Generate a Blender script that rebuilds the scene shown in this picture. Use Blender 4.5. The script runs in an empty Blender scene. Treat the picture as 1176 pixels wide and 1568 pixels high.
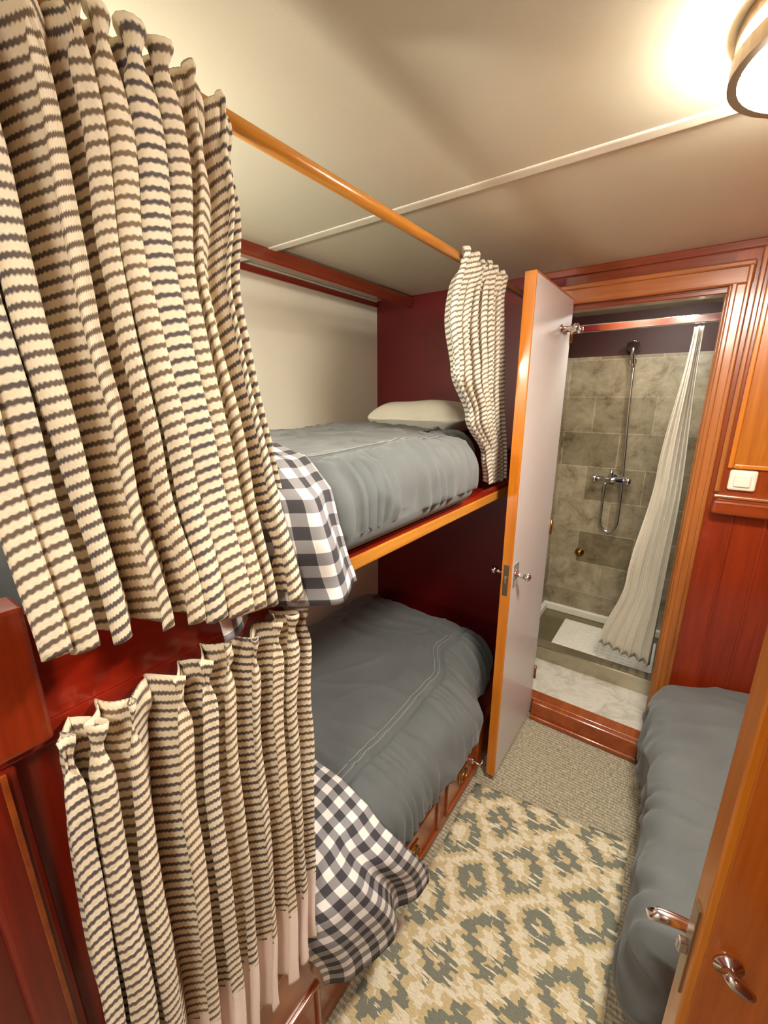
import bpy, bmesh, math, random
from mathutils import Vector, Matrix, noise
random.seed(4)
S = bpy.context.scene
COL = S.collection
pi = math.pi

# ------------------------------------------------------------------ node helpers
def newmat(name):
    m = bpy.data.materials.new(name); m.use_nodes = True
    nt = m.node_tree; b = nt.nodes['Principled BSDF']
    return m, nt, b
def N(nt, t, **k):
    n = nt.nodes.new(t)
    for a, v in k.items(): setattr(n, a, v)
    return n
def setin(nt, sock, v):
    if v is None: return
    if hasattr(v, 'links'): nt.links.new(v, sock)
    else: sock.default_value = v
def M(nt, op, a, b=None, c=None):
    n = N(nt, 'ShaderNodeMath', operation=op)
    setin(nt, n.inputs[0], a); setin(nt, n.inputs[1], b)
    if c is not None: setin(nt, n.inputs[2], c)
    return n.outputs[0]
def MIX(nt, f, a, b, blend='MIX'):
    n = N(nt, 'ShaderNodeMix', data_type='RGBA', blend_type=blend)
    setin(nt, n.inputs[0], f)
    setin(nt, n.inputs[6], (*a, 1) if isinstance(a, tuple) and len(a) == 3 else a)
    setin(nt, n.inputs[7], (*b, 1) if isinstance(b, tuple) and len(b) == 3 else b)
    return n.outputs[2]
def RAMP(nt, f, stops, interp='LINEAR'):
    n = N(nt, 'ShaderNodeValToRGB'); cr = n.color_ramp; cr.interpolation = interp
    while len(cr.elements) < len(stops): cr.elements.new(0.5)
    for e, (p, c) in zip(cr.elements, stops):
        e.position = p; e.color = (*c, 1) if len(c) == 3 else c
    setin(nt, n.inputs[0], f); return n.outputs[0]
def OBJ(nt, scale=(1, 1, 1), uv=False):
    t = N(nt, 'ShaderNodeTexCoord'); mp = N(nt, 'ShaderNodeMapping')
    nt.links.new(t.outputs['UV' if uv else 'Object'], mp.inputs[0])
    mp.inputs['Scale'].default_value = scale
    return mp.outputs[0]
def NOISE(nt, vec, scale=5, detail=3, rough=.5, dist=0):
    n = N(nt, 'ShaderNodeTexNoise')
    n.inputs['Scale'].default_value = scale; n.inputs['Detail'].default_value = detail
    n.inputs['Roughness'].default_value = rough; n.inputs['Distortion'].default_value = dist
    nt.links.new(vec, n.inputs['Vector']); return n.outputs[0]
def BUMP(nt, b, h, strength=.3, dist=.01):
    n = N(nt, 'ShaderNodeBump'); n.inputs['Strength'].default_value = strength
    n.inputs['Distance'].default_value = dist
    nt.links.new(h, n.inputs['Height']); nt.links.new(n.outputs[0], b.inputs['Normal'])
def lin(c):
    return tuple((x/255/12.92 if x/255 <= .04045 else ((x/255+.055)/1.055)**2.4) for x in c)

def simple(name, rgb, rough=.5, metal=0, var=.12, sc=8, bump=0, bsc=60, coat=0):
    m, nt, b = newmat(name); c = lin(rgb)
    v = OBJ(nt); n = NOISE(nt, v, sc, 3)
    d = tuple(x*(1-var) for x in c); l = tuple(min(1, x*(1+var)) for x in c)
    nt.links.new(RAMP(nt, n, [(.3, d), (.7, l)]), b.inputs['Base Color'])
    b.inputs['Roughness'].default_value = rough; b.inputs['Metallic'].default_value = metal
    b.inputs['Coat Weight'].default_value = coat
    if bump: BUMP(nt, b, NOISE(nt, v, bsc, 4), bump, .004)
    return m
def wood(name, dark, light, axis='z', rough=.28, coat=.5):
    m, nt, b = newmat(name)
    s = {'x': (1.2, 22, 22), 'y': (22, 1.2, 22), 'z': (22, 22, 1.2)}[axis]
    n1 = NOISE(nt, OBJ(nt, s), 1.0, 5, .6, .6)
    n2 = NOISE(nt, OBJ(nt, tuple(x*5 for x in s)), 1.0, 3, .6)
    f = M(nt, 'ADD', M(nt, 'MULTIPLY', n1, .75), M(nt, 'MULTIPLY', n2, .25))
    col = RAMP(nt, f, [(.32, lin(dark)), (.68, lin(light))])
    nt.links.new(col, b.inputs['Base Color'])
    b.inputs['Roughness'].default_value = rough
    b.inputs['Coat Weight'].default_value = coat; b.inputs['Coat Roughness'].default_value = .12
    BUMP(nt, b, f, .08, .003)
    return m
M_red_z = wood('mahogany_red_vertical', (92, 16, 6), (136, 34, 12), 'z')
M_red_y = wood('mahogany_red_long', (112, 18, 8), (158, 38, 14), 'y')
M_mah_z = wood('mahogany_panel', (112, 40, 11), (156, 70, 22), 'z')
M_mah_x = wood('mahogany_header', (100, 36, 10), (146, 62, 20), 'x')
M_mah_lo = wood('mahogany_panel_low', (108, 30, 9), (148, 52, 18), 'z')
M_frame_z = wood('teak_frame', (130, 72, 25), (176, 108, 50), 'z')
M_frame_x = wood('teak_frame_head', (130, 70, 25), (176, 106, 50), 'x')
M_gold_z = wood('oak_edge', (182, 102, 20), (216, 136, 38), 'z')
M_gold_y = wood('oak_rod', (162, 98, 28), (210, 148, 60), 'y')
M_panel = wood('inset_panel', (150, 86, 20), (188, 118, 38), 'z')
M_brown_y = wood('bunk_side_wood', (124, 50, 15), (166, 84, 30), 'y')
M_beam = wood('beam_wood', (104, 28, 10), (142, 54, 20), 'y')
M_door2 = wood('varnished_door', (154, 74, 16), (196, 108, 34), 'z', .2, .8)
M_bulk = simple('bulkhead_dark_red', (98, 8, 10), .45, var=.12, sc=4)
M_ceil = simple('ceiling_vinyl', (206, 199, 176), .42, var=.03, sc=3, bump=.05, bsc=200)
M_seam = simple('ceiling_seam', (228, 222, 202), .5, var=.03)
M_hull = simple('hull_lining', (240, 236, 216), .6, var=.04, sc=3, bump=.05)
M_white = simple('door_laminate', (208, 202, 198), .35, var=.02, coat=.2)
M_duvet = simple('grey_duvet', (96, 101, 101), .85, var=.08, sc=6, bump=.12, bsc=400)
M_duvet.node_tree.nodes['Principled BSDF'].inputs['Sheen Weight'].default_value = .15
M_stitch = simple('duvet_stitching', (138, 142, 140), .85, var=.08, sc=60)
M_pillow = simple('pillow_cotton', (240, 236, 218), .85, var=.04, bump=.1, bsc=200)
M_hem = simple('white_hem_cotton', (234, 216, 204), .85, var=.05, bump=.15, bsc=200)
M_chrome = simple('chrome', (225, 225, 228), .12, 1, var=.02)
M_nickel = simple('brushed_nickel', (170, 150, 128), .28, 1, var=.05)
M_brass = simple('brass', (176, 128, 60), .3, 1, var=.05)
M_plastic = simple('white_plastic', (240, 232, 214), .35, var=.02)
M_steel = simple('steel_curb', (178, 170, 148), .2, .85, var=.06)
M_tray = simple('shower_tray', (140, 132, 104), .25, .6, var=.08)
M_mat = simple('bath_mat_rubber', (236, 232, 220), .6, var=.03)
M_shcur = simple('shower_curtain_cloth', (232, 228, 214), .6, var=.03)
M_navy = simple('navy_cloth', (22, 40, 62), .7, var=.15)
M_shwood = simple('shower_upper_panel', (66, 26, 22), .5, var=.12, sc=4)

def m_marble():
    m, nt, b = newmat('marble_floor'); v = OBJ(nt)
    n = NOISE(nt, v, 9, 6, .65, 1.2)
    nt.links.new(RAMP(nt, n, [(.3, lin((172, 166, 150))), (.55, lin((212, 208, 196))), (.8, lin((186, 182, 170)))]), b.inputs['Base Color'])
    b.inputs['Roughness'].default_value = .25; return m
M_marble = m_marble()
def m_tile():
    m, nt, b = newmat('slate_tile')
    t = N(nt, 'ShaderNodeTexCoord'); sp = N(nt, 'ShaderNodeSeparateXYZ'); nt.links.new(t.outputs['Object'], sp.inputs[0])
    cb = N(nt, 'ShaderNodeCombineXYZ')
    nt.links.new(M(nt, 'ADD', sp.outputs[0], sp.outputs[1]), cb.inputs[0]); nt.links.new(M(nt, 'SUBTRACT', sp.outputs[2], .02), cb.inputs[1])
    br = N(nt, 'ShaderNodeTexBrick'); nt.links.new(cb.outputs[0], br.inputs[0])
    br.inputs['Scale'].default_value = 1; br.inputs['Brick Width'].default_value = .33; br.inputs['Row Height'].default_value = .22
    br.inputs['Mortar Size'].default_value = .0028; br.inputs['Bias'].default_value = 0
    br.inputs['Color1'].default_value = (*lin((132, 123, 99)), 1); br.inputs['Color2'].default_value = (*lin((178, 169, 146)), 1)
    br.inputs['Mortar'].default_value = (*lin((184, 176, 152)), 1)
    n = NOISE(nt, t.outputs['Object'], 8, 10, .74, .3)
    mot = RAMP(nt, n, [(.34, (.42, .37, .30)), (.46, (.82, .79, .73)), (.6, (1.08, 1.06, 1.02)), (.74, (1.35, 1.32, 1.28))])
    nt.links.new(MIX(nt, 1.0, br.outputs[0], mot, 'MULTIPLY'), b.inputs['Base Color'])
    b.inputs['Roughness'].default_value = .2
    BUMP(nt, b, M(nt, 'SUBTRACT', 1.0, br.outputs['Fac']), .3, .003); return m
M_tile = m_tile()
def m_carpet():
    m, nt, b = newmat('woven_carpet'); v = OBJ(nt, (60, 260, 1)); n = NOISE(nt, v, 1, 3, .6)
    v2 = OBJ(nt, (220, 40, 1)); n2 = NOISE(nt, v2, 1, 3, .6)
    w = N(nt, 'ShaderNodeTexWave'); w.bands_direction = 'Y'; nt.links.new(OBJ(nt), w.inputs[0])
    w.inputs['Scale'].default_value = 22; w.inputs['Distortion'].default_value = .8
    f = M(nt, 'ADD', M(nt, 'MULTIPLY', n, .5), M(nt, 'MULTIPLY', n2, .5))
    f = M(nt, 'ADD', f, M(nt, 'MULTIPLY', M(nt, 'SUBTRACT', w.outputs['Fac'], .5), .12))
    nt.links.new(RAMP(nt, f, [(.34, lin((110, 101, 84))), (.5, lin((154, 145, 122))), (.66, lin((198, 190, 166)))]), b.inputs['Base Color'])
    b.inputs['Roughness'].default_value = .95; BUMP(nt, b, f, .5, .006); return m
M_carpet = m_carpet()
def m_rug():
    m, nt, b = newmat('ikat_rug')
    t = N(nt, 'ShaderNodeTexCoord'); sp = N(nt, 'ShaderNodeSeparateXYZ'); nt.links.new(t.outputs['Object'], sp.inputs[0])
    x, y = sp.outputs[0], sp.outputs[1]
    row = M(nt, 'FLOOR', M(nt, 'DIVIDE', y, .012))
    wn = N(nt, 'ShaderNodeTexWhiteNoise', noise_dimensions='1D'); nt.links.new(row, wn.inputs['W'])
    jx = M(nt, 'MULTIPLY', M(nt, 'SUBTRACT', wn.outputs['Value'], .5), .032)
    fine = M(nt, 'MULTIPLY', M(nt, 'SUBTRACT', NOISE(nt, OBJ(nt, (14, 70, 1)), 1, 3), .5), .04)
    xx = M(nt, 'ADD', M(nt, 'ADD', x, jx), fine)
    u = M(nt, 'ABSOLUTE', M(nt, 'SUBTRACT', M(nt, 'FRACT', M(nt, 'DIVIDE', M(nt, 'ADD', xx, 4.10), .22)), .5))
    v = M(nt, 'ABSOLUTE', M(nt, 'SUBTRACT', M(nt, 'FRACT', M(nt, 'DIVIDE', M(nt, 'MULTIPLY', M(nt, 'ADD', row, .5), .012), .25)), .5))
    d = M(nt, 'ADD', u, v)
    band = M(nt, 'FRACT', M(nt, 'ADD', M(nt, 'MULTIPLY', d, 2.0), .15))
    teal = lin((122, 124, 110)); tan = lin((198, 180, 138)); cream = lin((222, 213, 188))
    col = RAMP(nt, band, [(0, tan), (.18, cream), (.42, tan), (.60, teal), (.96, tan)], 'CONSTANT')
    n = NOISE(nt, OBJ(nt, (12, 70, 1)), 1, 3)
    col = MIX(nt, M(nt, 'GREATER_THAN', n, .61), col, cream)
    yarn = NOISE(nt, OBJ(nt, (90, 400, 1)), 1, 2)
    col = MIX(nt, .6, col, RAMP(nt, yarn, [(.3, (.6, .6, .6)), (.7, (1.15, 1.15, 1.15))]), 'MULTIPLY')
    nt.links.new(col, b.inputs['Base Color']); b.inputs['Roughness'].default_value = .95
    BUMP(nt, b, yarn, .5, .006); return m
M_rug = m_rug()
def m_stripe(name, period, dark, light, warm, duty=.235):
    m, nt, b = newmat(name)
    t = N(nt, 'ShaderNodeTexCoord'); sp = N(nt, 'ShaderNodeSeparateXYZ'); nt.links.new(t.outputs['UV'], sp.inputs[0])
    u, v = sp.outputs[0], sp.outputs[1]
    tri = M(nt, 'ABSOLUTE', M(nt, 'SUBTRACT', M(nt, 'FRACT', M(nt, 'DIVIDE', u, .0045)), .5))
    jag = NOISE(nt, OBJ(nt, (220, 220, 1), True), 1, 2)
    vv = M(nt, 'ADD', v, M(nt, 'MULTIPLY', tri, .0030)); vv = M(nt, 'ADD', vv, M(nt, 'MULTIPLY', jag, .003))
    w = M(nt, 'ABSOLUTE', M(nt, 'SUBTRACT', M(nt, 'FRACT', M(nt, 'DIVIDE', vv, period)), .5))
    k = M(nt, 'MULTIPLY', M(nt, 'SUBTRACT', w, duty), 7); k.node.use_clamp = True
    big = NOISE(nt, OBJ(nt, (9, .8, 1), True), 1, 1)
    bf = RAMP(nt, big, [(.40, (0, 0, 0)), (.58, (1, 1, 1))])
    dk = MIX(nt, bf, lin(dark), lin(warm))  # brown patches: cloth reverse and light through the folds, mixed into the stripe colour
    nt.links.new(MIX(nt, k, lin(light), dk), b.inputs['Base Color'])
    b.inputs['Roughness'].default_value = .9; b.inputs['Sheen Weight'].default_value = .1
    BUMP(nt, b, M(nt, 'ADD', jag, k), .5, .002); return m
M_strA = m_stripe('striped_curtain_cloth', .0145, (84, 75, 73), (228, 213, 184), (120, 99, 74))
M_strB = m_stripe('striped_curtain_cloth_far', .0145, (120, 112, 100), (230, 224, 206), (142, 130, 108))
def m_gingham():
    m, nt, b = newmat('gingham_cloth')
    t = N(nt, 'ShaderNodeTexCoord'); sp = N(nt, 'ShaderNodeSeparateXYZ'); nt.links.new(t.outputs['UV'], sp.inputs[0])
    def st(o): return M(nt, 'GREATER_THAN', M(nt, 'FRACT', M(nt, 'DIVIDE', M(nt, 'ADD', o, 5), .044)), .5)
    f = M(nt, 'MULTIPLY', M(nt, 'ADD', st(sp.outputs[0]), st(sp.outputs[1])), .5)
    col = RAMP(nt, f, [(0, lin((234, 230, 224))), (.4, lin((142, 140, 142))), (.8, lin((64, 62, 66)))], 'CONSTANT')
    nt.links.new(col, b.inputs['Base Color']); b.inputs['Roughness'].default_value = .9
    BUMP(nt, b, NOISE(nt, OBJ(nt), 500, 2), .2, .002); return m
M_ging = m_gingham()
def m_emit(name, col, s):
    m, nt, b = newmat(name)
    b.inputs['Base Color'].default_value = (*col, 1); b.inputs['Emission Color'].default_value = (*col, 1)
    b.inputs['Emission Strength'].default_value = s; return m
M_glow = m_emit('lamp_glass', (1, .94, .82), 128)
M_glow2 = m_emit('added_rear_glow', (1, .95, .86), 62)  # glow of the added lamp behind the camera
M_glow3 = m_emit('shower_lamp_glass', (1, .96, .86), 95)
M_glow4 = m_emit('added_berth_glow', (1, .95, .84), 270)  # glow of the added, hidden bunk lamps
M_glow5 = m_emit('added_berth_glow_low', (1, .95, .84), 80)

# ------------------------------------------------------------------ mesh helpers
class B:
    def __init__(s, name): s.name = name; s.bm = bmesh.new(); s.mats = []; s.uv = s.bm.loops.layers.uv.new('UVMap')
    def mi(s, m):
        if m not in s.mats: s.mats.append(m)
        return s.mats.index(m)
    def _fin(s, faces, m, smooth):
        i = s.mi(m)
        for f in faces: f.material_index = i; f.smooth = smooth
    def merge(s, tmp, m, smooth=False):
        vm = {v: s.bm.verts.new(v.co) for v in tmp.verts}; fs = []
        for f in tmp.faces:
            try: fs.append(s.bm.faces.new([vm[v] for v in f.verts]))
            except ValueError: pass
        s._fin(fs, m, smooth); tmp.free(); return fs
    def box(s, mn, mx, m, bev=.003, seg=2):
        t = bmesh.new(); bmesh.ops.create_cube(t, size=1)
        for v in t.verts: v.co = Vector([(mn[i]+mx[i])/2+v.co[i]*(mx[i]-mn[i]) for i in range(3)])
        if bev: bmesh.ops.bevel(t, geom=t.edges[:], offset=min(bev, .45*min(mx[i]-mn[i] for i in range(3))), segments=seg, affect='EDGES', profile=.5)
        bmesh.ops.recalc_face_normals(t, faces=t.faces[:])
        s.merge(t, m)
    def sweep(s, pts, r, m, seg=12, cap=True):
        pts = [Vector(p) for p in pts]; rings = []; n = None
        for i, p in enumerate(pts):
            t = (pts[min(i+1, len(pts)-1)]-pts[max(i-1, 0)]).normalized()
            if n is None: n = t.orthogonal().normalized()
            n = (n-t*n.dot(t)).normalized(); b = t.cross(n); rr = r[i] if isinstance(r, (list, tuple)) else r
            rings.append([s.bm.verts.new(p+(n*math.cos(a)+b*math.sin(a))*rr) for a in [2*pi*k/seg for k in range(seg)]])
        fs = []
        for a, b in zip(rings, rings[1:]):
            for k in range(seg): fs.append(s.bm.faces.new((a[k], a[(k+1) % seg], b[(k+1) % seg], b[k])))
        s._fin(fs, m, True)
        if cap: s._fin([s.bm.faces.new(rings[0][::-1]), s.bm.faces.new(rings[-1])], m, False)
    def lathe(s, o, ax, prof, m, seg=32):
        o = Vector(o); ax = Vector(ax).normalized()
        s.sweep([o+ax*h for h, r in prof], [max(r, .0004) for h, r in prof], m, seg)
    def prism(s, poly, axis, a, b, m, bev=.003):
        t = bmesh.new()
        def P(p, h):
            return {'x': (h, p[0], p[1]), 'y': (p[0], h, p[1]), 'z': (p[0], p[1], h)}[axis]
        lo = [t.verts.new(P(p, a)) for p in poly]; hi = [t.verts.new(P(p, b)) for p in poly]
        t.faces.new(lo[::-1]); t.faces.new(hi); n = len(poly)
        for i in range(n): t.faces.new((lo[i], lo[(i+1) % n], hi[(i+1) % n], hi[i]))
        bmesh.ops.recalc_face_normals(t, faces=t.faces[:])
        if bev: bmesh.ops.bevel(t, geom=t.edges[:], offset=bev, segments=2, affect='EDGES')
        s.merge(t, m)
    def grid(s, f, nu, nv, m, uvf=None):
        vs = [[s.bm.verts.new(f(i/nu, j/nv)) for j in range(nv+1)] for i in range(nu+1)]; fs = []
        for i in range(nu):
            for j in range(nv):
                fc = s.bm.faces.new((vs[i][j], vs[i+1][j], vs[i+1][j+1], vs[i][j+1])); fs.append(fc)
                if uvf:
                    for l, (a, b) in zip(fc.loops, ((i, j), (i+1, j), (i+1, j+1), (i, j+1))): l[s.uv].uv = uvf(a/nu, b/nv)
        s._fin(fs, m, True); return vs
    def softbox(s, mn, mx, r, n, m, disp=None):
        mn = Vector(mn); mx = Vector(mx); r = Vector([min(r[i], (mx[i]-mn[i])/2*.999) for i in range(3)]); vd = {}
        def vert(i, j, k):
            if (i, j, k) in vd: return vd[(i, j, k)]
            p = Vector([mn[a]+(mx[a]-mn[a])*t/n[a] for a, t in enumerate((i, j, k))])
            q = Vector([min(max(p[a], mn[a]+r[a]), mx[a]-r[a]) for a in range(3)])
            d = Vector([(p[a]-q[a])/r[a] for a in range(3)]); nn = Vector((0, 0, 1))
            if d.length > 0:
                d.normalize(); p = q+Vector([d[a]*r[a] for a in range(3)]); nn = d
            if disp: p = disp(p, nn)
            vd[(i, j, k)] = s.bm.verts.new(p); return vd[(i, j, k)]
        fs = []
        def F(*c):
            fs.append(s.bm.faces.new([vert(*x) for x in c]))
        for i in range(n[0]):
            for j in range(n[1]):
                F((i, j, n[2]), (i+1, j, n[2]), (i+1, j+1, n[2]), (i, j+1, n[2])); F((i, j, 0), (i, j+1, 0), (i+1, j+1, 0), (i+1, j, 0))
        for i in range(n[0]):
            for k in range(n[2]):
                F((i, 0, k), (i+1, 0, k), (i+1, 0, k+1), (i, 0, k+1)); F((i, n[1], k), (i, n[1], k+1), (i+1, n[1], k+1), (i+1, n[1], k))
        for j in range(n[1]):
            for k in range(n[2]):
                F((0, j, k), (0, j, k+1), (0, j+1, k+1), (0, j+1, k)); F((n[0], j, k), (n[0], j+1, k), (n[0], j+1, k+1), (n[0], j, k+1))
        s._fin(fs, m, True)
    def done(s, solid=0, sub=0):
        me = bpy.data.meshes.new(s.name); s.bm.to_mesh(me); s.bm.free()
        for m in s.mats: me.materials.append(m)
        o = bpy.data.objects.new(s.name, me); COL.objects.link(o)
        if solid: md = o.modifiers.new('thickness', 'SOLIDIFY'); md.thickness = solid; md.offset = 0
        return o
def smooth(a, b, x):
    t = min(max((x-a)/(b-a), 0), 1); return t*t*(3-2*t)
def nz(x, y=0, z=0): return noise.noise(Vector((x, y, z)))
def lerp(a, b, t): return a+(b-a)*t
def pl(tab, t):
    for (a, x), (b, y) in zip(tab, tab[1:]):
        if t <= b: return lerp(x, y, smooth(0, 1, (t-a)/(b-a)) if b > a else 0)
    return tab[-1][1]

# ------------------------------------------------------------------ room shell
H = 2.04; YB = 1.90; HX = -1.42; RX = .76
b = B('floor'); b.box((HX, -1.1, -.05), (RX, YB, 0), M_carpet, 0); b.done()
b = B('ceiling'); b.box((HX, -1.1, H), (RX, YB+.05, H+.04), M_ceil, 0)
b.box((HX, -1.1, H-.020), (RX, 1.030, H+.001), M_ceil, .008, 3)      # padded headliner panels, near one slightly lower
b.box((HX, 1.052, H-.006), (RX, YB, H+.001), M_ceil, .003)
b.box((HX, 1.018, H-.0225), (RX, 1.058, H-.004), M_seam, .007, 3)
b.done()
b = B('wall_left'); b.box((HX-.04, -1.1, 0), (HX, YB, H), M_hull, 0); b.done()
b = B('wall_right'); b.box((RX, -1.1, 0), (RX+.04, YB, H), M_mah_z, 0); b.done()
b = B('wall_near'); b.box((HX, -1.14, 0), (RX, -1.1, H), M_hull, 0); b.done()
b = B('wall_back')
b.box((HX, YB, 0), (-.49, YB+.05, H), M_bulk, 0)
b.box((.03, YB, 0), (RX, YB+.05, 1.17), M_mah_lo, 0)
b.box((.03, YB, 1.17), (RX, YB+.05, H), M_mah_z, 0)
b.box((-.49, YB, 1.90), (.03, YB+.05, H), M_mah_x, 0)
b.done()
b = B('trim_1')   # door casing
b.box((.022, YB-.018, .0), (.082, YB-.001, 1.91), M_frame_z, .006)
b.box((.030, YB-.026, .0), (.046, YB-.016, 1.911), M_frame_z, .004)
b.box((.066, YB-.028, .0), (.080, YB-.016, 1.972), M_frame_z, .004)
b.box((-.55, YB-.020, 1.905), (.084, YB-.001, 1.976), M_frame_x, .006)
b.box((-.55, YB-.030, 1.955), (.083, YB-.015, 1.973), M_frame_x, .005)
b.box((-.535, YB-.012, 0), (-.49, YB-.001, 1.904), M_mah_z, .003)
b.box((.018, YB-.001, .09), (.034, YB+.06, 1.886), M_frame_z, .003)
b.box((-.495, YB-.001, .09), (-.480, YB+.06, 1.886), M_mah_z, .003)
b.box((-.489, YB, 1.886), (.029, YB+.061, 1.9045), M_mah_x, .003)
b.done()
b = B('trim_2')
b.box((-.60, YB-.014, 2.008), (RX, YB, H-.006), M_mah_x, .003)
b.box((.094, YB-.02, 1.23), (.11, YB, 2.008), M_frame_z, .004)
b.done()
b = B('trim_3')
x0, x1, z0, z1 = .118, .50, 1.315, 1.93
for mn, mx in (((x0, z0), (x0+.016, z1)), ((x1-.016, z0), (x1, z1)), ((x0+.016, z0), (x1-.016, z0+.016)), ((x0+.016, z1-.016), (x1-.016, z1))):
    b.box((mn[0], YB-.012, mn[1]), (mx[0], YB, mx[1]), M_gold_z, .004)
b.box((x0+.016, YB-.005, z0+.016), (x1-.016, YB, z1-.016), M_panel, .001)
b.done()
b = B('trim_4')
for x in (.16, .25, .34, .43, .52, .61): b.box((x, YB-.006, .0), (x+.008, YB, 1.150), M_mah_lo, .002)
b.done()
b = B('threshold'); b.box((-.445, YB-.03, 0), (.02, YB-.001, .09), M_brown_y, .006)
b.box((-.489, YB, 0), (.029, YB+.07, .091), M_brown_y, .004)
b.box((-.445, YB-.045, .0), (.02, YB-.028, .022), M_brown_y, .005); b.done()
b = B('wall_ledge'); b.box((.095, YB-.055, 1.155), (RX, YB, 1.21), M_mah_x, .012, 3); b.box((.095, YB-.03, 1.21), (RX, YB, 1.222), M_frame_x, .004); b.done()
b = B('light_switch'); b.box((.128, YB-.016, 1.240), (.204, YB, 1.311), M_plastic, .008, 3); b.box((.142, YB-.024, 1.254), (.188, YB-.014, 1.297), M_plastic, .004); b.done()
b = B('wall_bunk_foot')
b.box((-.62, -1.1, 0), (-.575, .045, H-.020), M_red_z, .002)
b.box((HX, .02, 1.2), (-.62, .045, H-.020), M_hull, 0)
b.box((HX, .02, 0), (-.62, .045, 1.2), M_bulk, 0); b.done()
b = B('trim_7'); b.box((-.580, .046, .386), (-.568, .125, 1.160), M_red_z, .002); b.done()
b = B('trim_5'); b.box((-.568, .018, 0), (-.552, .066, 1.160), M_red_z, .006); b.box((-.5515, .050, 0), (-.548, .056, 1.155), M_brown_y, .001); b.done()

# ------------------------------------------------------------------ beams / rods
b = B('ceiling_beam'); b.box((-1.235, .045, 1.980), (-1.20, YB, H-.014), M_beam, .004); b.done()
b = B('trim_6'); b.box((HX, .045, 2.002), (HX+.012, YB-.01, H-.016), M_red_y, .003); b.done()
b = B('curtain_rod')
b.sweep([(-.60, .045, 1.93), (-.60, 1.0, 1.93), (-.60, YB, 1.93)], .0125, M_gold_y, 16)
for y in (.052, YB-.008): b.lathe((-.60, y, 1.93), (0, 1, 0), [(-.006, .024), (.006, .024)], M_gold_y)
b.done()

# ------------------------------------------------------------------ bunks
def leeboard(z0, zlo, zhi):
    p = [(.045, z0), (YB, z0), (YB, zlo)]
    for k in range(0, 13):
        t = k/12; p.append((.64-.14*t, lerp(zlo, zhi, smooth(0, 1, t))))
    p.append((.045, zhi)); return p
b = B('upper_bunk')
b.box((HX+.002, .05, 1.195), (-.575, YB-.002, 1.22), M_red_y, .002)
b.prism(leeboard(1.19, 1.235, 1.325), 'x', -.575, -.55, M_red_y, .004)
b.box((-.574, .05, 1.160), (-.551, .47, 1.194), M_red_y, .003)
b.box((-.552, .55, 1.191), (-.545, YB-.002, 1.222), M_gold_y, .003)  # varnish reflection along the board edge, built as a gold strip
b.box((-.575, .047, 1.18), (-.530, .10, 1.345), M_mah_lo, .005)
b.done()
b = B('lower_bunk')
b.box((HX+.002, .05, 0), (-.555, YB-.002, .215), M_mah_lo, .002)
b.prism(leeboard(.0, .225, .385), 'x', -.555, -.53, M_brown_y, .004)
b.box((-.532, .10, .372), (-.520, .50, .390), M_gold_y, .004)
for (ya, yb) in ((.13, .46), (.72, 1.06), (1.12, 1.40)):
    for mn, mx in (((ya, .04), (yb, .052)), ((ya, .188), (yb, .20)), ((ya, .052), (ya+.012, .188)), ((yb-.012, .052), (yb, .188))):
        b.box((-.532, mn[0], mn[1]), (-.522, mx[0], mx[1]), M_brown_y, .003)
    yc = (ya+yb)/2; c = [(-.520, yc+.028*math.cos(a), .12+.02*math.sin(a)) for a in [2*pi*k/20 for k in range(21)]]
    b.sweep(c, .003, M_brass, 8); b.box((-.530, yc-.035, .10), (-.5245, yc+.035, .15), M_brass, .003)
b.done()

def duvet(name, x0, y0, y1, z0, z1, front, seam=.12, r=(.10, .12, .10), amp=1.0, seed=0, sy=(.4, 1.4)):
    b = B(name); xf = -.50
    def x2of(x, y):
        return x+(front(y)-xf)*smooth(x0+.25, xf, x)
    def disp(p, n):
        x, y, z = p
        f = front(y); x2 = x2of(x, y)
        h = nz(x*3.1+seed, y*2.7, z*2)*.018+nz(x*8, y*5+seed, z*6)*.007
        wx = x+.15*nz(x*3, y*3, seed); wy = y+.15*nz(x*3+5, y*3, seed)
        rid = 1-abs(nz(wx*3.5+seed*2, wy*11, z*3)*2.4)
        h += max(rid, 0)**3*.007*amp
        rid = 1-abs(nz(wx*9+seed*2, wy*4, z*3+4)*2.6)
        h += max(rid, 0)**4*.006*amp
        fr = smooth(f-seam-.002, f-seam+.03, x2)
        pk = abs(math.sin(y*62+7*nz(y*6, seed, z*2)))
        h += fr*.020*amp*(pk**1.6-.4)*(.4+1.2*abs(nz(y*7, seed+3)))
        if n.z > .15:
            h -= .014*math.exp(-((x2-(f-seam))/.007)**2)
            h += .006*math.exp(-((x2-(f-seam-.02))/.010)**2)
            h += .012*math.sin(pi*min(max((x2-x0)/(f-x0), 0), 1))
        if n.z < -.3: h = 0
        q = Vector((x2, y, z))+n*h
        q.z = max(q.z, z0); return q
    b.softbox((x0, y0, z0), (xf, y1, z1), r, (110, int((y1-y0)/.009), 26), M_duvet, disp)
    # stitched seam lines following the front border
    for off in (.014, .034):
        pts = []
        for k in range(90):
            y = lerp(sy[0], sy[1], k/89); tgt = front(y)-seam-off; lo, hi = x0+.05, xf
            for _ in range(24):
                mid = (lo+hi)/2
                if x2of(mid, y) < tgt: lo = mid
                else: hi = mid
            q = disp(Vector(((lo+hi)/2, y, z1)), Vector((0, 0, 1))); q.z += .0006; pts.append(q)
        b.sweep(pts, .0016, M_stitch, 6)
    return b.done()
duvet('duvet', HX+.03, .10, 1.55, 1.238, 1.43, lambda y: lerp(lerp(-.60, -.495, smooth(.46, .58, y)), -.655, smooth(1.14, 1.34, y)), seed=1, r=(.08, .12, .085), sy=(.4, 1.38))
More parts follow.
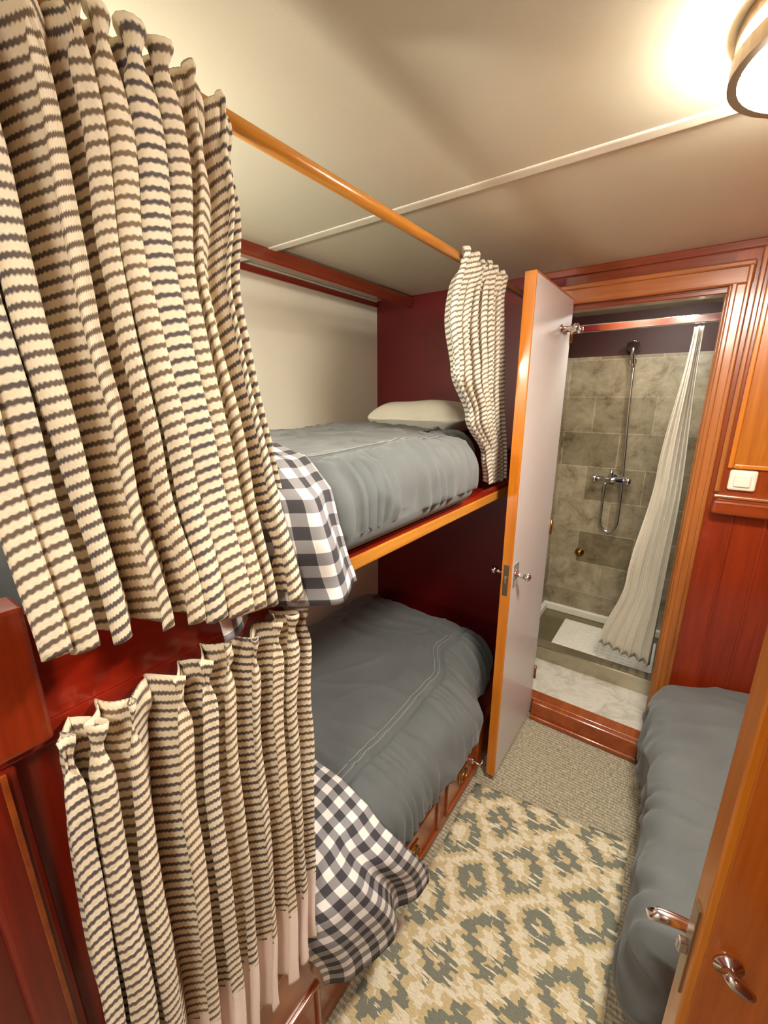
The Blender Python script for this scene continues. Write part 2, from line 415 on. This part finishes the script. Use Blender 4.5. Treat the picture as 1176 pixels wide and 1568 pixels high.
duvet('duvet', HX+.03, .13, 1.72, .232, .525, lambda y: lerp(lerp(-.595, -.475, smooth(.46, .60, y)), -.56, smooth(1.22, 1.40, y)), seam=.15, r=(.14, .16, .13), seed=7, sy=(.4, 1.52))
def bedR():
    b = B('duvet'); mn = (.058, .84, .10); mx = (.74, 1.87, .45)
    def disp(p, n):
        x, y, z = p
        h = nz(x*4, y*3, z*3)*.014+max(1-abs(nz(x*4, y*9, z*5)*2.2), 0)**4*.010
        sd = smooth(.20, .06, x); h += sd*.008*math.sin(y*46+7*nz(y*6, z*4))
        if n.z > .3: h += .05*smooth(.06, .34, x)
        if n.z < -.3: h = 0
        q = p+n*h; q.x -= .035*smooth(1.3, 1.85, y)*smooth(.3, .06, x)
        q.y = min(q.y, 1.893); q.x = min(q.x, RX-.004); return q
    b.softbox(mn, mx, (.07, .04, .08), (60, 110, 34), M_duvet, disp); b.done()
bedR()
b = B('single_bed_base'); b.box((.095, .82, 0), (RX-.004, YB-.06, .095), M_mah_lo, .005); b.done()

b = B('pillow')
def pd(p, n):
    c = Vector((-1.0, 1.69, 1.385)); d = p-c
    u = abs(d.x)/.25; v = abs(d.y)/.18
    k = max(0, (1-u**4))*.6*max(0, (1-v**4))+.4*max(0, 1-max(u, v)**6)
    q = Vector((p.x, p.y, c.z+d.z*(.18+.82*k)))
    q.x = c.x+d.x*(1-.06*(1-v*v)); q.z += nz(q.x*6, q.y*6)*.01+.08; return q
b.softbox((-1.25, 1.51, 1.31), (-.75, 1.87, 1.46), (.12, .12, .075), (44, 36, 16), M_pillow, pd); b.done()

# ------------------------------------------------------------------ gingham throws
def throw(name, prof, y0f, y1f, seed, xo=None):
    L = [0]
    for a, c in zip(prof, prof[1:]): L.append(L[-1]+math.dist(a, c))
    T = L[-1]
    def at(s):
        d = s*T
        for i in range(len(prof)-1):
            if d <= L[i+1]+1e-9:
                t = (d-L[i])/(L[i+1]-L[i]); return lerp(prof[i][0], prof[i+1][0], t), lerp(prof[i][1], prof[i+1][1], t)
        return prof[-1]
    b = B(name)
    def f(u, s):
        x, z = at(s); y = lerp(y0f(s), y1f(s), u)
        w = .006+.014*smooth(.45, 1, s)
        off = w*math.sin(u*9+seed+2*nz(u*3, s*3, seed))
        x += off*smooth(.35, .8, s)+(xo(u, s) if xo else 0); z += .006*nz(u*5, s*5, seed)
        return (x, y, z)
    W = abs(y1f(.5)-y0f(.5))*1.1
    b.grid(f, 50, 60, M_ging, lambda u, s: (u*W+.1*s*T*.3, s*T))
    return b.done(.003)
throw('gingham_throw', [(-1.0, 1.475), (-.80, 1.475), (-.66, 1.468), (-.565, 1.445), (-.50, 1.39), (-.474, 1.31), (-.472, 1.25), (-.462, 1.21)],
      lambda s: .30, lambda s: .545+.030*smooth(.82, 1, s), 2, lambda u, s: -.055*smooth(.75, .35, u)*smooth(.4, .7, s))
throw('gingham_throw', [(-1.05, .575), (-.80, .575), (-.62, .57), (-.53, .54), (-.460, .47), (-.440, .38), (-.440, .30), (-.44, .20)],
      lambda s: .36+.10*smooth(.6, 1, s), lambda s: .66+.14*smooth(.6, 1, s), 5, lambda u, s: -.05*smooth(.6, 0, u)*smooth(.5, .7, s))

# ------------------------------------------------------------------ curtains
def curtain(name, mt, n, yl, yr, xc, ztop, zbot, A, seed=0, head=.05, hem=None, nv=84, warp=.55, off=.014, scal=.011, puffk=.010):
    b = B(name); nu = n*24
    def phase(u, v): return 2*pi*n*u+2*pi*warp*nz(u*n*.35, seed)*1.5+.9*nz(u*n*.45+9, v*1.6, seed)
    def f(u, v):
        ph = phase(u, v)
        a = A*(.85+.75*nz(u*n*.4+2, v*1.1, seed+3))
        rid = math.sin(ph)+.18*math.sin(2*ph+1)
        dr = math.exp(-((v-head)/(head*.7))**2)
        a2 = a*(1-.5*dr)
        puff = puffk*max(0, 1-abs(v-head*.35)/(head*.6))
        zt = ztop+.012*nz(u*n*.7, seed, 7)+scal*(rid*.5+.5)
        zb = zbot(u)+.004*math.cos(ph+1)
        fine = .002*math.sin(ph*2.7+3*nz(u*9, v*2, seed))*(1+1.5*math.exp(-v*9))
        y = lerp(yl(v), yr(v), u)+.30*a2*math.sin(2*ph)+.35*a2*math.cos(ph)+.005*nz(u*7, v*5, seed)
        x = xc(v)+a2*rid+fine+off*dr+puff
        return (x, y, lerp(zt, zb, v))
    Wf = n*.12; HT = ztop-zbot(.5)
    # cloth slides over the folds, so the weave stripes rise and fall from fold to fold
    b.grid(f, nu, nv, mt, lambda u, v: (u*Wf, v*HT+.0100*math.sin(phase(u, v)+.6)*smooth(0, .2, v)+.010*nz(u*n*.4, v*2, seed+20)))
    if hem:
        i = b.mi(hem[0])
        for fc in b.bm.faces:
            uu = sum(l[b.uv].uv.x for l in fc.loops)/4/Wf; vv = sum(l[b.uv].uv.y for l in fc.loops)/4/HT
            if vv > hem[1] and uu > hem[2]: fc.material_index = i
    return b.done(.0016)
curtain('curtain', M_strA, 10, lambda v: lerp(.085, .10, v), lambda v: pl([(0, .44), (.15, .45), (.35, .42), (1, .445)], v),
        lambda v: pl([(0, -.583), (.1, -.583), (.7, -.532), (1, -.502)], v), 1.930, lambda u: lerp(1.305, 1.232, u), .031, 1, .04)
curtain('curtain', M_strA, 9, lambda v: lerp(.095, .05, v), lambda v: pl([(0, .46), (.3, .44), (.75, .43), (1, .41)], v),
        lambda v: pl([(0, -.526), (.15, -.520), (.6, -.50), (1, -.490)], v), 1.190, lambda u: lerp(.40, .45, u), .028, 5, .04, (M_hem, .79, .25), scal=.002, off=.004, puffk=.004)
curtain('curtain', M_strB, 6, lambda v: pl([(0, 1.15), (.25, 1.10), (.45, 1.14), (.65, 1.26), (.85, 1.42), (1, 1.46)], v), lambda v: pl([(0, 1.46), (.5, 1.50), (1, 1.58)], v),
        lambda v: -.590, 1.935, lambda u: lerp(1.25, 1.245, u), .027, 9, .05)

# ------------------------------------------------------------------ rug
b = B('area_rug')
def rf(u, v):
    x = lerp(-.505, .045, u)+.008*nz(v*6, 3); y = lerp(.15, 1.35, v)+.10*u*v
    return (x, y, .012+.003*nz(x*9, y*7))
b.grid(rf, 30, 60, M_rug); o = b.done(); md = o.modifiers.new('t', 'SOLIDIFY'); md.thickness = .009; md.offset = -1

# ------------------------------------------------------------------ shower door (open)
def knobset(b, o, nrm, m):
    b.lathe(Vector(o), Vector(nrm), [(0, .022), (.006, .022), (.008, .009), (.035, .008), (.038, .014), (.048, .016), (.056, .010), (.058, .001)], m, 24)
b = B('door_1')
X0, X1, Y0, Y1, Z0, Z1 = -.487, -.452, 1.41, 1.888, .03, 1.925
b.box((X0+.003, Y0+.003, Z0), (X1-.003, Y1, Z1-.003), M_gold_z, 0)
b.box((X0, Y0+.004, Z0), (X0+.003, Y1, Z1-.004), M_mah_z, 0)
b.box((X1-.003, Y0+.008, Z0), (X1, Y1, Z1-.006), M_white, 0)
b.box((X0-.001, Y0-.004, Z0-.006), (X1+.001, Y0+.004, Z1), M_gold_z, .002)
b.box((X0, Y0+.004, Z1-.004), (X1, Y1, Z1), M_gold_z, .001)
b.box((X0+.008, Y0-.006, .85), (X1-.008, Y0-.003, .97), M_nickel, .001)
b.box((X0+.013, Y0-.014, .90), (X1-.013, Y0-.004, .925), M_chrome, .003)
knobset(b, (X0, Y0+.045, .92), (-1, 0, 0), M_chrome); knobset(b, (X1, Y0+.045, .92), (1, 0, 0), M_chrome)
b.box((X1-.001, Y0+.022, .875), (X1+.004, Y0+.068, .965), M_chrome, .002)
for zz in (1.80, 1.0, .25): b.sweep([(X1+.004, Y1+.002, zz-.035), (X1+.004, Y1+.002, zz+.035)], .005, M_brass)
for yy in (1.735, 1.80):
    b.lathe((X1, yy, 1.80), (1, 0, 0), [(0, .014), (.005, .014), (.007, .006), (.045, .006), (.048, .014), (.060, .014), (.064, .006)], M_chrome, 20)
b.done()
b = B('door_holdback_hook')
b.sweep([(-.53, 1.36, .10), (-.515, 1.36, .10), (-.50, 1.36, .095), (-.495, 1.372, .10), (-.50, 1.385, .11)], .004, M_chrome, 10)
b.lathe((-.5305, 1.36, .10), (1, 0, 0), [(0, .014), (.004, .014), (.006, .005)], M_chrome); b.done()

# ------------------------------------------------------------------ foreground door
b = B('door_2')
W = .60; T = .035; HZ = .765
b.box((.006, 0, .02), (W, T, 1.93), M_door2, .003)
b.box((-.005, -.002, .02), (.008, T+.002, 1.93), M_gold_z, .003)
for mn, mx in (((.11, .20), (.125, 1.80)), ((W-.10, .20), (W-.085, 1.80)), ((.125, .20), (W-.10, .215)), ((.125, 1.785), (W-.10, 1.80))):
    b.box((mn[0], -.005, mn[1]), (mx[0], .002, mx[1]), M_door2, .003)
b.box((-.008, .008, HZ-.085), (-.004, T-.008, HZ+.085), M_nickel, .001)
b.box((-.020, .012, HZ-.012), (-.006, T-.012, HZ+.012), M_chrome, .003)
b.lathe((.035, T, HZ-.035), (0, 1, 0), [(0, .024), (.006, .024), (.009, .010), (.030, .010)], M_chrome, 24)
b.sweep([(.040, T+.030, HZ-.035), (.025, T+.036, HZ-.034), (.0, T+.037, HZ-.031), (-.03, T+.036, HZ-.029), (-.045, T+.032, HZ-.031)], [.010, .011, .010, .011, .007], M_chrome, 14)
b.lathe((.034, 0, HZ+.02), (0, -1, 0), [(0, .018), (.004, .018), (.007, .008), (.014, .008)], M_chrome, 24)
b.sweep([(.024, -.016, HZ+.030), (.034, -.019, HZ+.021), (.048, -.020, HZ+.012), (.058, -.018, HZ+.004)], [.006, .010, .009, .006], M_chrome, 14)
o = b.done(); o.location = (.121, .60, 0); o.rotation_euler = (0, 0, math.radians(14))

# ------------------------------------------------------------------ ceiling lamp and added fill lamps
def lamp(name, x, y, r, glow):
    b = B(name)
    b.lathe((x, y, H-.019), (0, 0, -1), [(0, r*.86), (.004, r*.88), (.006, r*.72), (.014, r*.72)], M_nickel, 48)
    def band(z0, z1, ra, rb):
        pr = [(z0, ra), (z0, rb), (z1, rb), (z1, ra), (z0, ra)]; rings = []
        for k in range(48):
            a = 2*pi*k/48; rings.append([b.bm.verts.new((x+q*math.cos(a), y+q*math.sin(a), z)) for z, q in pr[:4]])
        fs = []
        for k in range(48):
            A_, B_ = rings[k], rings[(k+1) % 48]
            for j in range(4): fs.append(b.bm.faces.new((A_[j], A_[(j+1) % 4], B_[(j+1) % 4], B_[j])))
        b._fin(fs, M_nickel, False)
    band(H-.020, H-.038, r*.95, r*1.02); band(H-.056, H-.078, r*.95, r*1.03)
    for k in range(3):
        a = 2*pi*k/3+.4; b.sweep([(x+r*math.cos(a), y+r*math.sin(a), H-.062), (x+r*math.cos(a), y+r*math.sin(a), H-.019)], .004, M_nickel, 8)
    b.lathe((x, y, H-.024), (0, 0, -1), [(0, r*.9), (.037, r*.93), (.052, r*.9), (.066, r*.72), (.076, r*.45), (.081, r*.2), (.082, .001)], glow, 32)
    return b.done()
lamp('added_rear_lamp', .105, .86, .135, M_glow)
lamp('added_rear_lamp', .05, -.50, .14, M_glow2)  # added lamp behind the camera, lights the near curtains from the front
def berth_fill(x, y, z, g):
    b = B('added_berth_lamp')  # added lamp, hidden behind the curtain to brighten the bunk lining
    b.lathe((x, y, z), (0, 1, 0), [(0, .035), (.010, .035), (.012, .012), (.04, .012)], M_brass, 24)
    b.lathe((x, y+.04, z), (0, 1, 0), [(0, .02), (.01, .045), (.05, .05)], M_brass, 24)
    b.lathe((x, y+.091, z), (0, 1, 0), [(0, .044), (.012, .040), (.02, .02), (.022, .001)], g, 20)
    b.done()
berth_fill(-.95, .0455, 1.74, M_glow4)
berth_fill(-1.0, .0455, 1.00, M_glow5)

# ------------------------------------------------------------------ shower room
SY = 3.0; SL = -.70; SR = .22
b = B('floor_shower'); b.box((SL, YB+.05, 0), (SR, 2.26, .09), M_marble, 0); b.box((SL, 2.26, 0), (SR, SY, .06), M_tray, 0); b.done()
b = B('wall_shower_back'); b.box((SL, SY, 0), (SR, SY+.04, 1.80), M_tile, 0); b.box((SL, SY, 1.80), (SR, SY+.04, H), M_shwood, 0); b.done()
b = B('wall_shower_left'); b.box((SL-.04, YB+.05, 0), (SL, SY, 1.80), M_tile, 0); b.box((SL-.04, YB+.05, 1.80), (SL, SY, H), M_shwood, 0); b.done()
b = B('wall_shower_right'); b.box((SR, YB+.05, 0), (SR+.04, SY, H), M_navy, 0); b.done()
b = B('ceiling_shower'); b.box((SL, YB+.05, H), (SR, SY, H+.04), M_ceil, 0); b.done()
b = B('shower_curb'); b.box((SL, 2.26, .06), (SR, 2.31, .165), M_steel, .006); b.box((SL, 2.25, .160), (SR, 2.33, .180), M_steel, .005)
b.box((SL, SY-.03, .06), (SR, SY, .11), M_mat, .006); b.box((SL, 2.31, .06), (SL+.03, SY-.03, .11), M_mat, .006); b.done()
b = B('bath_mat'); b.box((-.52, 2.36, .061), (.02, 2.88, .070), M_mat, .004)
for i in range(14):
    for j in range(13):
        b.box((-.51+i*.037, 2.375+j*.038, .069), (-.486+i*.037, 2.399+j*.038, .075), M_mat, 0)
b.done()
b = B('shower_curtain_rail'); b.box((SL, 2.30, 1.855), (SR, 2.318, 1.888), M_chrome, .004); b.done()
b = B('shower_curtain')
def sc(u, v):
    n = 6; ph = 2*pi*n*u+1.4*nz(u*4, v)
    xl = pl([(0, -.062), (.4, -.108), (.75, -.16), (1, -.245)], v); xr = pl([(0, -.028), (.5, .004), (1, .004)], v)
    a = lerp(.010, .030, v)
    return (lerp(xl, xr, u)+a*.2*math.sin(2*ph), 2.375+a*math.sin(ph)+.03*nz(u*3, v*3), lerp(1.85, .20+.04*(1-u), v))
b.grid(sc, 120, 60, M_shcur, lambda u, v: (u, v)); b.done(.0015)
b = B('hand_shower')
xm, ym = -.37, SY
b.lathe((xm, ym, 1.06), (0, -1, 0), [(0, .03), (.008, .03), (.010, .016), (.06, .016)], M_chrome)
b.sweep([(xm-.075, ym-.06, 1.06), (xm+.075, ym-.06, 1.06)], .017, M_chrome, 16)
for sx in (-1, 1): b.lathe((xm+sx*.075, ym-.06, 1.06), (sx, 0, 0), [(0, .012), (.006, .024), (.03, .024), (.036, .016), (.038, .001)], M_chrome, 20)
b.sweep([(xm, ym-.06, 1.06), (xm, ym-.075, 1.10), (xm, ym-.07, 1.125)], .012, M_chrome)
P = []
for k in range(61):
    t = k/60
    if t < .25: P.append((xm-.03, ym-.055, lerp(1.04, .80, t/.25)))
    elif t < .45:
        a = (t-.25)/.2*pi; P.append((xm+.02-.05*math.cos(a), ym-.055, .80-.08*math.sin(a)))
    else:
        q = (t-.45)/.55; P.append((xm+.07-.035*smooth(0, 1, q), ym-.055, lerp(.80, 1.74, q)))
b.sweep(P, .008, M_chrome, 10)
b.lathe((xm+.02, ym, 1.76), (0, -1, 0), [(0, .022), (.006, .022), (.008, .012), (.05, .012)], M_chrome)
b.sweep([(xm+.032, ym-.05, 1.70), (xm+.02, ym-.055, 1.80), (xm+.02, ym-.075, 1.84)], [.010, .012, .014], M_chrome, 14)
b.lathe((xm+.02, ym-.07, 1.85), (0, -.8, -.5), [(-.01, .012), (.0, .03), (.018, .036), (.022, .034)], M_chrome, 24)
b.done()
b = B('wall_drain_fitting'); b.lathe((-.505, SY, .53), (0, -1, 0), [(0, .028), (.006, .028), (.010, .018), (.03, .016), (.034, .001)], M_brass, 24); b.done()
for (lx, ly) in ((-.12, 2.44), (-.3, 2.1)):
    b = B('shower_lamp'); b.lathe((lx, ly, H), (0, 0, -1), [(0, .075), (.018, .075), (.022, .068)], M_nickel, 32)
    b.lathe((lx, ly, H-.02), (0, 0, -1), [(0, .064), (.012, .062), (.024, .045), (.03, .001)], M_glow3, 24); b.done()

# ------------------------------------------------------------------ world / camera
w = bpy.data.worlds.new('world'); S.world = w; w.use_nodes = True
w.node_tree.nodes['Background'].inputs[0].default_value = (.9, .85, .75, 1); w.node_tree.nodes['Background'].inputs[1].default_value = .2
cam = bpy.data.cameras.new('camera'); co = bpy.data.objects.new('camera', cam); COL.objects.link(co); S.camera = co
cam.sensor_fit = 'VERTICAL'; cam.sensor_height = 36; cam.sensor_width = 27; cam.lens = 14.76; cam.clip_start = .02
co.location = (0, 0, 1.55); co.rotation_euler = (math.radians(90-15.1), 0, math.radians(35.9))
S.view_settings.view_transform = 'Standard'; S.view_settings.look = 'None'
S.view_settings.exposure = .40; S.view_settings.gamma = 1.0
